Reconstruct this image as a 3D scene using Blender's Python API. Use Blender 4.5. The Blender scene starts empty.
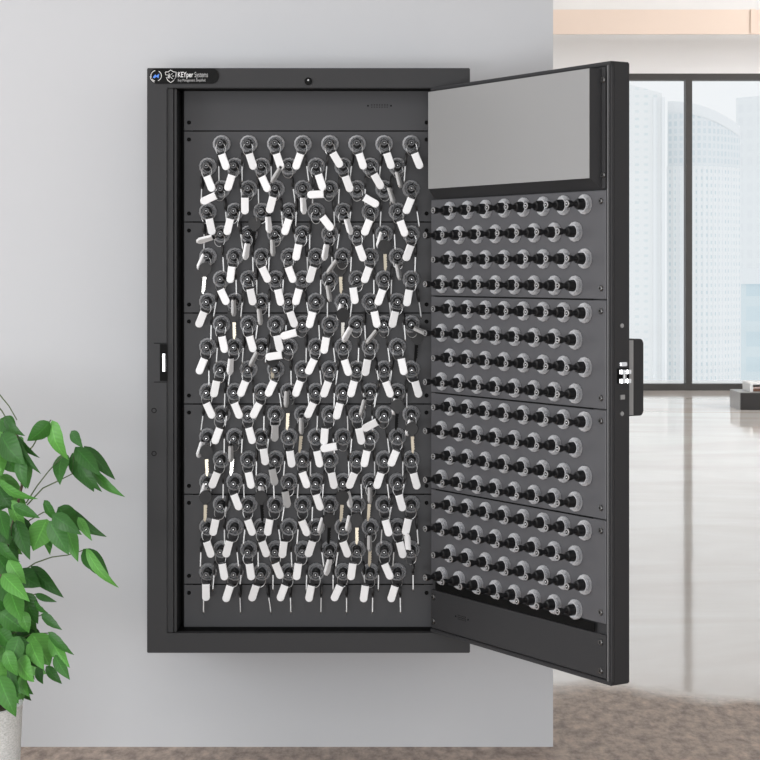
import bpy, bmesh, math, random
from mathutils import Vector, Matrix, Euler
R = math.radians
rnd = random.Random(7)
SC = bpy.context.scene
COL = SC.collection
EYE, CAMD, F = 1.006, 3.644, 1822.0

# ------------------------------------------------------------------ camera
cam = bpy.data.cameras.new('camera')
camo = bpy.data.objects.new('camera', cam); COL.objects.link(camo)
camo.location = (0, -CAMD, EYE); camo.rotation_euler = (R(90), 0, 0)
cam.sensor_width = 36; cam.lens = 36*F/760; cam.shift_y = -110/760
cam.clip_end = 2000
SC.camera = camo

# ------------------------------------------------------------------ world and lights
w = bpy.data.worlds.new('world'); SC.world = w; w.use_nodes = True
bg = w.node_tree.nodes['Background']
bg.inputs[0].default_value = (0.97, 0.985, 1.0, 1); bg.inputs[1].default_value = 0.95

def area(name, loc, target, size, size_y, power, col=(1, 1, 1)):
    l = bpy.data.lights.new(name, 'AREA'); l.shape = 'RECTANGLE'
    l.size = size; l.size_y = size_y; l.energy = power; l.color = col
    o = bpy.data.objects.new(name, l); COL.objects.link(o); o.location = loc
    d = Vector(target) - Vector(loc)
    o.rotation_euler = d.to_track_quat('-Z', 'Y').to_euler()
    return o
area('left_fill', (-3.8, -2.3, 1.4), (-0.5, 0.0, .75), 2.2, 2.0, 80, (.97, .985, 1))  # fill light added to brighten the wall from the left
area('low_fill', (-0.5, -5.2, .40), (-0.1, 0.0, .15), 2.2, .7, 62, (.96, .98, 1))  # unseen fill added low behind the camera to lift the lower wall
area('far_fill', (7.0, 6.5, 3.3), (2.5, 11.5, 2.6), 2.0, 1.5, 330, (1, .99, .98))  # fill light added to brighten the far beam and lintel
area('top_fill', (-0.1, -2.6, 2.6), (0.1, 0.0, .8), 0.9, 0.5, 6, (1, 0.99, 0.97))  # weak overhead fill added, no fixture there

SC.view_settings.view_transform = 'Standard'; SC.view_settings.look = 'None'
SC.view_settings.exposure = 0.0; SC.view_settings.gamma = 1.0
SC.view_settings.use_curve_mapping = False

# ------------------------------------------------------------------ helpers
def at(px, py, Y):
    s = (CAMD + Y)/F
    return Vector(((px-380)*s, Y, EYE + (270-py)*s))

def mat(name, col, rough=0.5, metal=0.0, **k):
    m = bpy.data.materials.new(name); m.use_nodes = True
    b = m.node_tree.nodes['Principled BSDF']
    b.inputs['Base Color'].default_value = (*col, 1)
    b.inputs['Roughness'].default_value = rough
    b.inputs['Metallic'].default_value = metal
    for key, v in k.items():
        b.inputs[key.replace('_', ' ')].default_value = v
    return m

def noise_bump(m, scale=400, strength=0.1, dist=0.001, colvar=None):
    nt = m.node_tree; b = nt.nodes['Principled BSDF']
    tc = nt.nodes.new('ShaderNodeTexCoord')
    n = nt.nodes.new('ShaderNodeTexNoise'); n.inputs['Scale'].default_value = scale
    n.inputs['Detail'].default_value = 3
    nt.links.new(tc.outputs['Object'], n.inputs['Vector'])
    bp = nt.nodes.new('ShaderNodeBump'); bp.inputs['Strength'].default_value = strength
    bp.inputs['Distance'].default_value = dist
    nt.links.new(n.outputs['Fac'], bp.inputs['Height'])
    nt.links.new(bp.outputs['Normal'], b.inputs['Normal'])
    if colvar:
        r = nt.nodes.new('ShaderNodeValToRGB')
        r.color_ramp.elements[0].position = 0.35; r.color_ramp.elements[1].position = 0.65
        r.color_ramp.elements[0].color = (*colvar[0], 1); r.color_ramp.elements[1].color = (*colvar[1], 1)
        nt.links.new(n.outputs['Fac'], r.inputs['Fac'])
        nt.links.new(r.outputs['Color'], b.inputs['Base Color'])
    return m

M = {}
M['wall'] = noise_bump(mat('wall_paint', (.56, .57, .59), .75), 60, .03)
M['far_wall'] = mat('far_wall_paint', (.72, .72, .735), .8)
M['ceiling'] = mat('ceiling_paint', (.85, .85, .84), .8)
M['beam'] = mat('peach_beam', (.80, .66, .57), .6)
M['case'] = noise_bump(mat('charcoal_powder_coat', (.033, .033, .035), .5, Specular_IOR_Level=.28), 900, .12, .0005)
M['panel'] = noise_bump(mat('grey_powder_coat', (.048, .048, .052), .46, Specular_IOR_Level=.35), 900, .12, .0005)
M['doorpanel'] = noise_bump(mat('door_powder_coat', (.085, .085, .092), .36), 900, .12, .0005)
M['rim'] = mat('rim_highlight', (.16, .16, .165), .35, .3)  # highlight along the rim painted in as lighter grey
M['cover'] = noise_bump(mat('lit_cover_grey', (.32, .32, .32), .34, .2), 250, .05, .0005)  # light reflected by the cover face painted in as lighter grey
M['black'] = mat('matt_black', (.004, .004, .004), .6, Specular_IOR_Level=.1)
M['gloss_black'] = mat('gloss_black', (.005, .005, .005), .35, Specular_IOR_Level=.12)
M['barrel'] = mat('black_plastic', (.009, .009, .010), .38, Specular_IOR_Level=.35)
M['chrome'] = mat('chrome', (.75, .75, .76), .18, 1)
M['steel'] = mat('brushed_steel', (.42, .42, .42), .42, 1)
M['dim_silver'] = mat('dim_silver_ring', (.10, .10, .105), .45, .5)  # silver ring darkened for the dimmer reflections inside the cabinet
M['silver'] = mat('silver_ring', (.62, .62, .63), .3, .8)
M['wire'] = mat('steel_wire', (.5, .5, .5), .38, .9)
M['tag'] = mat('white_plastic', (.86, .86, .87), .4)
M['bow'] = mat('grey_black_key_plastic', (.03, .03, .031), .5, Specular_IOR_Level=.3)
M['dark_steel'] = mat('dark_steel', (.16, .16, .16), .3, .9)
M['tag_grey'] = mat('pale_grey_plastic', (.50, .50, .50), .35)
M['brass'] = mat('dull_brass', (.50, .45, .36), .35, .85)
M['bright'] = mat('bright_nickel', (.85, .83, .78), .25, .7)
M['window_frame'] = mat('window_frame_metal', (.045, .043, .042), .45)
M['white'] = mat('white_print', (.85, .85, .85), .5)
M['grey_print'] = mat('grey_print', (.45, .45, .45), .5)
M['blue'] = mat('blue_print', (.08, .25, .8), .4)
M['brown'] = mat('brown_leather', (.16, .075, .05), .5)
M['pink'] = mat('pale_pink_paper', (.65, .5, .46), .6)
M['bench_black'] = mat('black_lacquer', (.02, .018, .018), .3)
M['bench_grey'] = mat('grey_lacquer', (.30, .30, .30), .3)
M['soil'] = noise_bump(mat('soil', (.06, .045, .03), .9), 90, .6, .01)
M['bark'] = mat('brown_stem', (.12, .09, .06), .7)
M['twig'] = mat('green_twig', (.10, .14, .06), .6)

def port_ring_mat():
    m = bpy.data.materials.new('clear_plastic'); m.use_nodes = True
    nt = m.node_tree; nt.nodes.clear()
    out = nt.nodes.new('ShaderNodeOutputMaterial')
    tr = nt.nodes.new('ShaderNodeBsdfTransparent'); tr.inputs[0].default_value = (.8, .82, .86, 1)
    gl = nt.nodes.new('ShaderNodeBsdfPrincipled')
    gl.inputs['Base Color'].default_value = (.93, .94, .97, 1); gl.inputs['Roughness'].default_value = .12
    gl.inputs['Specular IOR Level'].default_value = .9
    lw = nt.nodes.new('ShaderNodeLayerWeight'); lw.inputs['Blend'].default_value = .55
    mr = nt.nodes.new('ShaderNodeMapRange')
    mr.inputs['To Min'].default_value = .16; mr.inputs['To Max'].default_value = 1.0
    mx = nt.nodes.new('ShaderNodeMixShader')
    nt.links.new(lw.outputs['Facing'], mr.inputs['Value'])
    nt.links.new(mr.outputs['Result'], mx.inputs[0])
    nt.links.new(tr.outputs[0], mx.inputs[1]); nt.links.new(gl.outputs[0], mx.inputs[2])
    nt.links.new(mx.outputs[0], out.inputs[0])
    return m
M['port_ring'] = port_ring_mat()

def glass_mat():
    m = bpy.data.materials.new('window_glass'); m.use_nodes = True
    nt = m.node_tree; nt.nodes.clear()
    out = nt.nodes.new('ShaderNodeOutputMaterial')
    tr = nt.nodes.new('ShaderNodeBsdfTransparent'); tr.inputs[0].default_value = (.985, .995, 1, 1)
    gl = nt.nodes.new('ShaderNodeBsdfGlossy'); gl.inputs['Roughness'].default_value = .02
    lw = nt.nodes.new('ShaderNodeFresnel'); lw.inputs['IOR'].default_value = .78
    mx = nt.nodes.new('ShaderNodeMixShader')
    nt.links.new(lw.outputs[0], mx.inputs[0])
    nt.links.new(tr.outputs[0], mx.inputs[1]); nt.links.new(gl.outputs[0], mx.inputs[2])
    nt.links.new(mx.outputs[0], out.inputs[0])
    return m
M['glass'] = glass_mat()

def floor_mat():
    m = bpy.data.materials.new('stone_floor'); m.use_nodes = True
    nt = m.node_tree; N = nt.nodes; L = nt.links; b = N['Principled BSDF']
    tc = N.new('ShaderNodeTexCoord')
    sep = N.new('ShaderNodeSeparateXYZ'); L.new(tc.outputs['Object'], sep.inputs[0])
    n1 = N.new('ShaderNodeTexNoise'); n1.inputs['Scale'].default_value = 2.2; n1.inputs['Detail'].default_value = 170
    L.new(tc.outputs['Object'], n1.inputs['Vector'])
    # brown and rougher near, pale and polished beyond
    ad = N.new('ShaderNodeMath'); ad.operation = 'MULTIPLY_ADD'
    L.new(n1.outputs['Fac'], ad.inputs[0]); ad.inputs[1].default_value = .9; L.new(sep.outputs['Y'], ad.inputs[2])
    fa = N.new('ShaderNodeMapRange'); fa.inputs['From Min'].default_value = 1.0; fa.inputs['From Max'].default_value = 1.2
    L.new(ad.outputs[0], fa.inputs['Value'])
    # near colour, brown
    n2 = N.new('ShaderNodeTexNoise'); n2.inputs['Scale'].default_value = 38; n2.inputs['Detail'].default_value = 10
    n2.inputs['Roughness'].default_value = .7
    mp = N.new('ShaderNodeMapping'); mp.inputs['Scale'].default_value = (1, .45, 1)
    L.new(tc.outputs['Object'], mp.inputs[0]); L.new(mp.outputs[0], n2.inputs['Vector'])
    r2 = N.new('ShaderNodeValToRGB'); e = r2.color_ramp.elements
    e[0].position = .36; e[0].color = (.20, .145, .115, 1); e[1].position = .66; e[1].color = (.60, .47, .385, 1)
    L.new(n2.outputs['Fac'], r2.inputs['Fac'])
    # far colour, pale, with veins and stripes of tile
    n3 = N.new('ShaderNodeTexNoise'); n3.inputs['Scale'].default_value = 1.3; n3.inputs['Detail'].default_value = 8
    n3.inputs['Distortion'].default_value = 1.2
    mp3 = N.new('ShaderNodeMapping'); mp3.inputs['Scale'].default_value = (.5, 1.2, 1)
    L.new(tc.outputs['Object'], mp3.inputs[0]); L.new(mp3.outputs[0], n3.inputs['Vector'])
    r3 = N.new('ShaderNodeValToRGB'); e = r3.color_ramp.elements
    e[0].position = .35; e[0].color = (.82, .75, .70, 1); e[1].position = .6; e[1].color = (.96, .93, .89, 1)
    L.new(n3.outputs['Fac'], r3.inputs['Fac'])
    mx = N.new('ShaderNodeMix'); mx.data_type = 'RGBA'
    L.new(fa.outputs[0], mx.inputs[0]); L.new(r2.outputs[0], mx.inputs[6]); L.new(r3.outputs[0], mx.inputs[7])
    # brown tile bands far away
    br = N.new('ShaderNodeTexBrick'); br.inputs['Scale'].default_value = 1
    br.offset = 0; br.inputs['Brick Width'].default_value = 60; br.inputs['Row Height'].default_value = 1.35
    br.inputs['Mortar Size'].default_value = .035
    br.inputs['Mortar Smooth'].default_value = .1
    br.inputs['Color1'].default_value = (1, 1, 1, 1); br.inputs['Color2'].default_value = (1, 1, 1, 1)
    br.inputs['Mortar'].default_value = (.80, .70, .64, 1)
    mpb = N.new('ShaderNodeMapping'); mpb.inputs['Rotation'].default_value = (0, 0, R(7)); mpb.inputs['Location'].default_value = (30, 0, 0)
    L.new(tc.outputs['Object'], mpb.inputs[0]); L.new(mpb.outputs[0], br.inputs['Vector'])
    gate = N.new('ShaderNodeMath'); gate.operation = 'GREATER_THAN'; gate.inputs[1].default_value = 8.0
    L.new(sep.outputs['Y'], gate.inputs[0])
    m2 = N.new('ShaderNodeMix'); m2.data_type = 'RGBA'; m2.blend_type = 'MULTIPLY'
    L.new(gate.outputs[0], m2.inputs[0]); L.new(mx.outputs[2], m2.inputs[6]); L.new(br.outputs['Color'], m2.inputs[7])
    L.new(m2.outputs[2], b.inputs['Base Color'])
    rr = N.new('ShaderNodeMapRange'); rr.inputs['To Min'].default_value = .45; rr.inputs['To Max'].default_value = .07
    L.new(fa.outputs[0], rr.inputs['Value']); L.new(rr.outputs[0], b.inputs['Roughness'])
    bp = N.new('ShaderNodeBump'); bp.inputs['Strength'].default_value = .12; bp.inputs['Distance'].default_value = .004
    n4 = N.new('ShaderNodeTexNoise'); n4.inputs['Scale'].default_value = 6; n4.inputs['Detail'].default_value = 2
    L.new(tc.outputs['Object'], n4.inputs['Vector']); L.new(n4.outputs['Fac'], bp.inputs['Height'])
    L.new(bp.outputs[0], b.inputs['Normal'])
    return m
M['floor'] = floor_mat()

def facade(name, glass, body, bw, rh, mortar, coord='Object'):
    m = bpy.data.materials.new(name); m.use_nodes = True
    nt = m.node_tree; N = nt.nodes; L = nt.links; b = N['Principled BSDF']
    uv = N.new('ShaderNodeTexCoord')
    br = N.new('ShaderNodeTexBrick'); br.offset = 0; br.inputs['Scale'].default_value = 1
    br.inputs['Brick Width'].default_value = bw; br.inputs['Row Height'].default_value = rh
    br.inputs['Mortar Size'].default_value = mortar; br.inputs['Mortar Smooth'].default_value = .1
    br.inputs['Color1'].default_value = (*glass, 1)
    br.inputs['Color2'].default_value = (*[(g+c)/2 for g, c in zip(glass, body)], 1)
    br.inputs['Mortar'].default_value = (*body, 1)
    L.new(uv.outputs['UV'], br.inputs['Vector'])
    L.new(br.outputs['Color'], b.inputs['Base Color'])
    b.inputs['Roughness'].default_value = .8; b.inputs['Specular IOR Level'].default_value = .1
    return m
M['fac_tower'] = facade('tower_facade', (.70, .78, .81), (.91, .925, .93), 1.2, 1.55, .42)  # distance haze mixed into all the facade colours
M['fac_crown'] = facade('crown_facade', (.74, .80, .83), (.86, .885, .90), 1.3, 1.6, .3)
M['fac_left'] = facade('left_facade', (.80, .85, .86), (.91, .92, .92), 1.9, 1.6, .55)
M['fac_hazed'] = facade('hazed_facade', (.85, .87, .885), (.88, .90, .91), 3, 3.5, .7)
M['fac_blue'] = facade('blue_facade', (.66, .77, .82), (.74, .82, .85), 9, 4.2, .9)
M['fac_trim'] = mat('hazed_concrete', (.90, .915, .925), .8)

def leaf_mat():
    m = bpy.data.materials.new('leaf_green'); m.use_nodes = True
    nt = m.node_tree; N = nt.nodes; L = nt.links; b = N['Principled BSDF']
    g = N.new('ShaderNodeNewGeometry')
    r = N.new('ShaderNodeValToRGB'); e = r.color_ramp.elements
    e[0].position = 0; e[0].color = (.02, .085, .014, 1); e[1].position = 1; e[1].color = (.11, .33, .06, 1)
    x = e.new(.55); x.color = (.042, .165, .026, 1)
    L.new(g.outputs['Random Per Island'], r.inputs['Fac'])
    tc = N.new('ShaderNodeTexCoord'); sp = N.new('ShaderNodeSeparateXYZ'); L.new(tc.outputs['UV'], sp.inputs[0])
    # veins: v axis along leaf, u from -1 to 1 across
    ab = N.new('ShaderNodeMath'); ab.operation = 'ABSOLUTE'; L.new(sp.outputs['X'], ab.inputs[0])
    ma = N.new('ShaderNodeMath'); ma.operation = 'MULTIPLY_ADD'; L.new(ab.outputs[0], ma.inputs[0])
    ma.inputs[1].default_value = -.16; L.new(sp.outputs['Y'], ma.inputs[2])
    si = N.new('ShaderNodeMath'); si.operation = 'MULTIPLY'; L.new(ma.outputs[0], si.inputs[0]); si.inputs[1].default_value = 60
    sn = N.new('ShaderNodeMath'); sn.operation = 'SINE'; L.new(si.outputs[0], sn.inputs[0])
    mid = N.new('ShaderNodeMath'); mid.operation = 'LESS_THAN'; L.new(ab.outputs[0], mid.inputs[0]); mid.inputs[1].default_value = .06
    mr = N.new('ShaderNodeMapRange'); mr.inputs['From Min'].default_value = -1; mr.inputs['To Min'].default_value = .95; mr.inputs['To Max'].default_value = 1.04
    L.new(sn.outputs[0], mr.inputs['Value'])
    a2 = N.new('ShaderNodeMath'); a2.operation = 'MULTIPLY_ADD'; L.new(mid.outputs[0], a2.inputs[0]); a2.inputs[1].default_value = .35
    L.new(mr.outputs[0], a2.inputs[2])
    mu = N.new('ShaderNodeVectorMath'); mu.operation = 'SCALE'
    L.new(r.outputs[0], mu.inputs[0]); L.new(a2.outputs[0], mu.inputs['Scale'])
    L.new(mu.outputs[0], b.inputs['Base Color'])
    b.inputs['Roughness'].default_value = .42; b.inputs['Specular IOR Level'].default_value = .3
    bp = N.new('ShaderNodeBump'); bp.inputs['Strength'].default_value = .12; bp.inputs['Distance'].default_value = .001
    L.new(sn.outputs[0], bp.inputs['Height']); L.new(bp.outputs[0], b.inputs['Normal'])
    return m
M['leaf'] = leaf_mat()

def pot_mat():
    m = mat('woven_white_pot', (.74, .75, .74), .8); nt = m.node_tree; N = nt.nodes; L = nt.links
    tc = N.new('ShaderNodeTexCoord'); mp = N.new('ShaderNodeMapping'); mp.inputs['Scale'].default_value = (160, 160, 420)
    n = N.new('ShaderNodeTexNoise'); n.inputs['Scale'].default_value = 1; n.inputs['Detail'].default_value = 3
    L.new(tc.outputs['Object'], mp.inputs[0]); L.new(mp.outputs[0], n.inputs['Vector'])
    r = N.new('ShaderNodeValToRGB'); e = r.color_ramp.elements
    e[0].position = .3; e[0].color = (.74, .77, .75, 1); e[1].position = .6; e[1].color = (.96, .97, .96, 1)
    L.new(n.outputs['Fac'], r.inputs[0]); L.new(r.outputs[0], N['Principled BSDF'].inputs['Base Color'])
    bp = N.new('ShaderNodeBump'); bp.inputs['Strength'].default_value = .6; bp.inputs['Distance'].default_value = .003
    L.new(n.outputs['Fac'], bp.inputs['Height']); L.new(bp.outputs[0], N['Principled BSDF'].inputs['Normal'])
    return m
M['pot'] = pot_mat()

def box(bm, x0, x1, y0, y1, z0, z1, bevel=0.0, segs=2):
    t = bmesh.new()
    bmesh.ops.create_cube(t, size=1)
    for v in t.verts:
        v.co = Vector(((x0+x1)/2 + v.co.x*(x1-x0), (y0+y1)/2 + v.co.y*(y1-y0), (z0+z1)/2 + v.co.z*(z1-z0)))
    if bevel > 0:
        bmesh.ops.bevel(t, geom=t.edges[:], offset=bevel, segments=segs, affect='EDGES', clamp_overlap=True)
    me = bpy.data.meshes.new('tmp'); t.to_mesh(me); t.free(); bm.from_mesh(me); bpy.data.meshes.remove(me)

def lathe(bm, prof, seg=24, ax='Z', c=(0, 0, 0), rad=None):
    """closed or open profile (r, z) revolved about Z (or another axis)"""
    rings = []
    for (r, z) in prof:
        ring = []
        for i in range(seg):
            a = 2*math.pi*i/seg
            rr = r*(rad(a, r) if rad else 1)
            p = Vector((rr*math.cos(a), rr*math.sin(a), z))
            if ax == 'Y': p = Vector((p.x, -p.z, p.y))
            if ax == 'X': p = Vector((p.z, p.x, p.y))
            ring.append(bm.verts.new(p + Vector(c)))
        rings.append(ring)
    for a, b in zip(rings, rings[1:]):
        for i in range(seg):
            j = (i+1) % seg
            bm.faces.new((a[i], a[j], b[j], b[i]))
    return rings

def disc_lathe(bm, prof, seg=24, ax='Z', c=(0, 0, 0)):
    rings = lathe(bm, prof, seg, ax, c)
    bm.faces.new(list(reversed(rings[0]))); bm.faces.new(rings[-1])

def tube(bm, pts, r, seg=6, closed=False, taper=None):
    pts = [Vector(p) for p in pts]; n = len(pts); rings = []
    for i, p in enumerate(pts):
        if closed: t = pts[(i+1) % n] - pts[i-1]
        else: t = pts[min(i+1, n-1)] - pts[max(i-1, 0)]
        t.normalize()
        up = Vector((0, 0, 1)) if abs(t.z) < .9 else Vector((1, 0, 0))
        if closed: up = Vector((0, 0, 1)) if all(abs(q.z - pts[0].z) < 1e-6 for q in pts) else up
        a = t.cross(up).normalized(); b = t.cross(a)
        rr = r if taper is None else r*(1 + (taper-1)*i/(n-1))
        rings.append([bm.verts.new(p + a*rr*math.cos(2*math.pi*k/seg) + b*rr*math.sin(2*math.pi*k/seg)) for k in range(seg)])
    m = n if closed else n-1
    for i in range(m):
        a, b = rings[i], rings[(i+1) % n]
        for k in range(seg):
            bm.faces.new((a[k], a[(k+1) % seg], b[(k+1) % seg], b[k]))
    if not closed:
        bm.faces.new(list(reversed(rings[0]))); bm.faces.new(rings[-1])

def poly_prism(bm, pts, z0, z1, bev=0):
    t = bmesh.new()
    lo = [t.verts.new((x, y, z0)) for x, y in pts]; hi = [t.verts.new((x, y, z1)) for x, y in pts]
    t.faces.new(list(reversed(lo))); t.faces.new(hi)
    n = len(pts)
    for i in range(n): t.faces.new((lo[i], lo[(i+1) % n], hi[(i+1) % n], hi[i]))
    if bev:
        es = [e for e in t.edges if abs(e.verts[0].co.z - e.verts[1].co.z) < 1e-9]
        bmesh.ops.bevel(t, geom=es, offset=bev, segments=2, affect='EDGES', clamp_overlap=True)
    me = bpy.data.meshes.new('tmp'); t.to_mesh(me); t.free(); bm.from_mesh(me); bpy.data.meshes.remove(me)

def mesh(name, bm, m, smooth=True):
    bmesh.ops.recalc_face_normals(bm, faces=bm.faces[:])
    me = bpy.data.meshes.new(name); bm.to_mesh(me); bm.free()
    me.materials.append(m)
    if smooth:
        me.polygons.foreach_set('use_smooth', [True]*len(me.polygons))
        try: me.set_sharp_from_angle(angle=R(35))
        except Exception: pass
    return me

def link(name, me, parent=None, loc=(0, 0, 0), rot=(0, 0, 0), scale=(1, 1, 1)):
    o = bpy.data.objects.new(name, me); COL.objects.link(o)
    o.location = loc; o.rotation_euler = rot; o.scale = scale
    if parent: o.parent = parent
    return o

def obj(name, bm, m, parent=None, smooth=True):
    return link(name, mesh(name, bm, m, smooth), parent)

def tag(o, label=None, cat=None, group=None, kind=None):
    if label: o['label'] = label
    if cat: o['category'] = cat
    if group: o['group'] = group
    if kind: o['kind'] = kind
    return o

def B(): return bmesh.new()

# ------------------------------------------------------------------ setting
WY = 0.20                                   # front face of the partition wall
bm = B(); box(bm, -4.5, 9.0, -6.0, 13.0, -.1, 0)
tag(obj('floor', bm, M['floor'], smooth=False), kind='structure')
bm = B(); box(bm, -4.5, .3652, WY, WY+.25, 0, 2.68)
tag(obj('wall_front', bm, M['wall'], smooth=False), kind='structure')
FY = 11.57
sF = (CAMD+FY)/F
def fz(py): return EYE + (270-py)*sF
def fx(px): return (px-380)*sF
bm = B(); box(bm, fx(200), 9.0, FY, FY+.3, fz(73.5), 3.5)
tag(obj('wall_back', bm, M['far_wall'], smooth=False), kind='structure')
bm = B(); box(bm, -4.5, 9.0, .45, 12.5, 3.5, 3.6); box(bm, -4.5, 9.0, -4.0, .45, 2.68, 3.6)  # front part, out of view, added and lowered to shade the wall's top
tag(obj('ceiling', bm, M['ceiling'], smooth=False), kind='structure')
# window of the far wall
t = .055
bm = B()
box(bm, fx(200), 9.0, FY, FY+.10, fz(80), fz(73.5))
obj_w = B()
win = obj('window_1', bm, M['window_frame'], smooth=False); tag(win, kind='structure')
bm = obj_w; box(bm, fx(200), 9.0, FY, FY+.10, 0, fz(384)); obj('window_sill', bm, M['window_frame'], win, False)
ml = [395, 493, 591, 689, 787, 885, 983, 1081, 1179]
for px in ml:
    bm = B(); box(bm, fx(px)-.027, fx(px)+.027, FY, FY+.10, fz(384), fz(80))
    obj('mullion', bm, M['window_frame'], win, False)
for a, b in zip(ml, ml[1:]):
    bm = B(); box(bm, fx(a)+.027, fx(b)-.027, FY+.045, FY+.051, fz(384), fz(80))
    obj('window_pane', bm, M['glass'], win, False)
# dropped cove beam in front of the far wall, with its strip lamp
BY = 10.5; sB = (CAMD+BY)/F
bm = B()
x1 = (756-380)*sB
box(bm, -1.0, x1, BY, BY+.03, EYE+(270-34)*sB, EYE+(270-9.5)*sB)
beam = obj('trim_1', bm, M['beam'], smooth=False); tag(beam, kind='structure')
bm = B(); box(bm, x1, 9.0, BY+.012, BY+.03, EYE+(270-34)*sB, EYE+(270-9.5)*sB)
obj('beam_side', bm, M['beam'], beam, False)
bm = B(); box(bm, x1-.05, x1, BY-.012, BY+.02, EYE+(270-33.5)*sB, EYE+(270-9)*sB, .008)
obj('beam_corner', bm, M['beam'], beam, False)
bm = B(); box(bm, -1.0, 9.0, BY+.03, BY+.42, EYE+(270-16)*sB, EYE+(270-14)*sB)
obj('beam_shelf', bm, M['beam'], beam, False)
bm = B(); box(bm, -1.0, 8.9, BY+.10, BY+.20, EYE+(270-14)*sB, EYE+(270-13)*sB)
lm = bpy.data.materials.new('warm_strip'); lm.use_nodes = True
pb = lm.node_tree.nodes['Principled BSDF']; pb.inputs['Emission Color'].default_value = (1, .92, .78, 1); pb.inputs['Emission Strength'].default_value = 6
tag(obj('cove_light_strip', bm, lm, None, False), 'warm white light strip hidden behind the peach ceiling beam', 'light strip')

# ------------------------------------------------------------------ towers outside, haze painted into their colours
def tower_wall(bm, pts, z0, z1, closed=True):
    """vertical walls over plan points; UV in metres along perimeter and height"""
    uvl = bm.loops.layers.uv.verify()
    n = len(pts); acc = 0
    for i in range(n if closed else n-1):
        a = Vector(pts[i]); b = Vector(pts[(i+1) % n]); l = (b-a).length
        vs = [bm.verts.new((a.x, a.y, z0(a.x) if callable(z0) else z0)), bm.verts.new((b.x, b.y, z0(b.x) if callable(z0) else z0)),
              bm.verts.new((b.x, b.y, z1(b.x) if callable(z1) else z1)), bm.verts.new((a.x, a.y, z1(a.x) if callable(z1) else z1))]
        f = bm.faces.new(vs)
        for lp, u in zip(f.loops, (acc, acc+l, acc+l, acc)): lp[uvl].uv = (u, lp.vert.co.z)
        acc += l
    top = [bm.verts.new((p[0], p[1], z1(p[0]) if callable(z1) else z1)) for p in pts]
    bm.faces.new(top)

def empty(name, loc=(0, 0, 0)):
    return link(name, None, None, loc)
DY = 400.0; sD = (CAMD+DY)/F
def dx(px): return (px-380)*sD
def dz(py): return EYE+(270-py)*sD
# curved main tower
x0, x1 = dx(663), dx(740)
plan = [(x0 + (x1-x0)*i/14, DY - 9*math.sin(math.pi*(.25+.75*i/14))) for i in range(15)] + [(x1, DY+25), (x0*1.09, DY+25)]
topz = lambda x: dz(104 + 22*max(0, (x-x0)/(x1-x0))**1.6)
tw = empty('office_tower', (dx(700), DY+8, -60)); tag(tw, 'tall haze-paled glass tower with curved sloping top and vertical fins behind window mullion', 'building')
def tpart(name, bm, m):
    o = obj(name, bm, m, None, False); o.parent = tw; o.location = -Vector(tw.location); return o
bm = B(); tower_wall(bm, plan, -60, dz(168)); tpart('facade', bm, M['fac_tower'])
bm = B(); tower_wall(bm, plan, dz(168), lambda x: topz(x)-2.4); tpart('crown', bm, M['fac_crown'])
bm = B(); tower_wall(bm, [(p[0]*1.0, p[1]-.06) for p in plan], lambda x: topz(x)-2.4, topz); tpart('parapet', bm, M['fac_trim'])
for i in range(15):
    k = i/14*14; a = int(min(k, 13)); f = k-a
    px = plan[a][0]*(1-f)+plan[a+1][0]*f; py = plan[a][1]*(1-f)+plan[a+1][1]*f
    bm = B(); box(bm, px-.13, px+.13, py-.12, py+.1, -60, dz(168))
    tpart('fin', bm, M['fac_trim'])
# left tower
lt = empty('apartment_tower', (dx(640), DY-10, -60)); tag(lt, 'faint haze-whitened tower with small square windows at left edge of the window view', 'building')
sv = lt
def lpart(name, bm, m):
    o = obj(name, bm, m, None, False); o.parent = lt; o.location = -Vector(lt.location); return o
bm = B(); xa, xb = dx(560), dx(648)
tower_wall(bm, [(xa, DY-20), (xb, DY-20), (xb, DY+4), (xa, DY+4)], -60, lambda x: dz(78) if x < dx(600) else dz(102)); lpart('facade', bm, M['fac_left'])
for px in (641, 649):
    bm = B(); box(bm, dx(px)-.35, dx(px)+.35, DY-20.6, DY-20, -60, dz(106)); lpart('pilaster', bm, M['fac_trim'])
# hazed tower far right
pt = obj_ = None
bm = B(); s8 = (CAMD+480)/F
X = lambda px: (px-380)*s8
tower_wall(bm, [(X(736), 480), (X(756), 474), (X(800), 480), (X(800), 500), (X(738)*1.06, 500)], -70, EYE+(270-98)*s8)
tag(obj('far_tower', bm, M['fac_hazed'], None, False), 'very faint far tower at the right edge of the window view', 'building')
s6 = (CAMD+300)/F; X = lambda px: (px-380)*s6
bl = empty('office_block', (X(760), 300, -50)); tag(bl, 'low haze-paled blue glass office block at lower right beyond the window', 'building')
bm = B(); tower_wall(bm, [(X(741), 300), (X(800), 300), (X(800), 325), (X(741)*1.09, 325)], -50, EYE+(270-284)*s6)
o = obj('facade', bm, M['fac_blue'], None, False); o.parent = bl; o.location = -Vector(bl.location)
bm = B(); box(bm, X(741), X(800), 299.6, 300.4, EYE+(270-284)*s6, EYE+(270-268)*s6)
o = obj('parapet', bm, M['fac_crown'], None, False); o.parent = bl; o.location = -Vector(bl.location)

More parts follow.
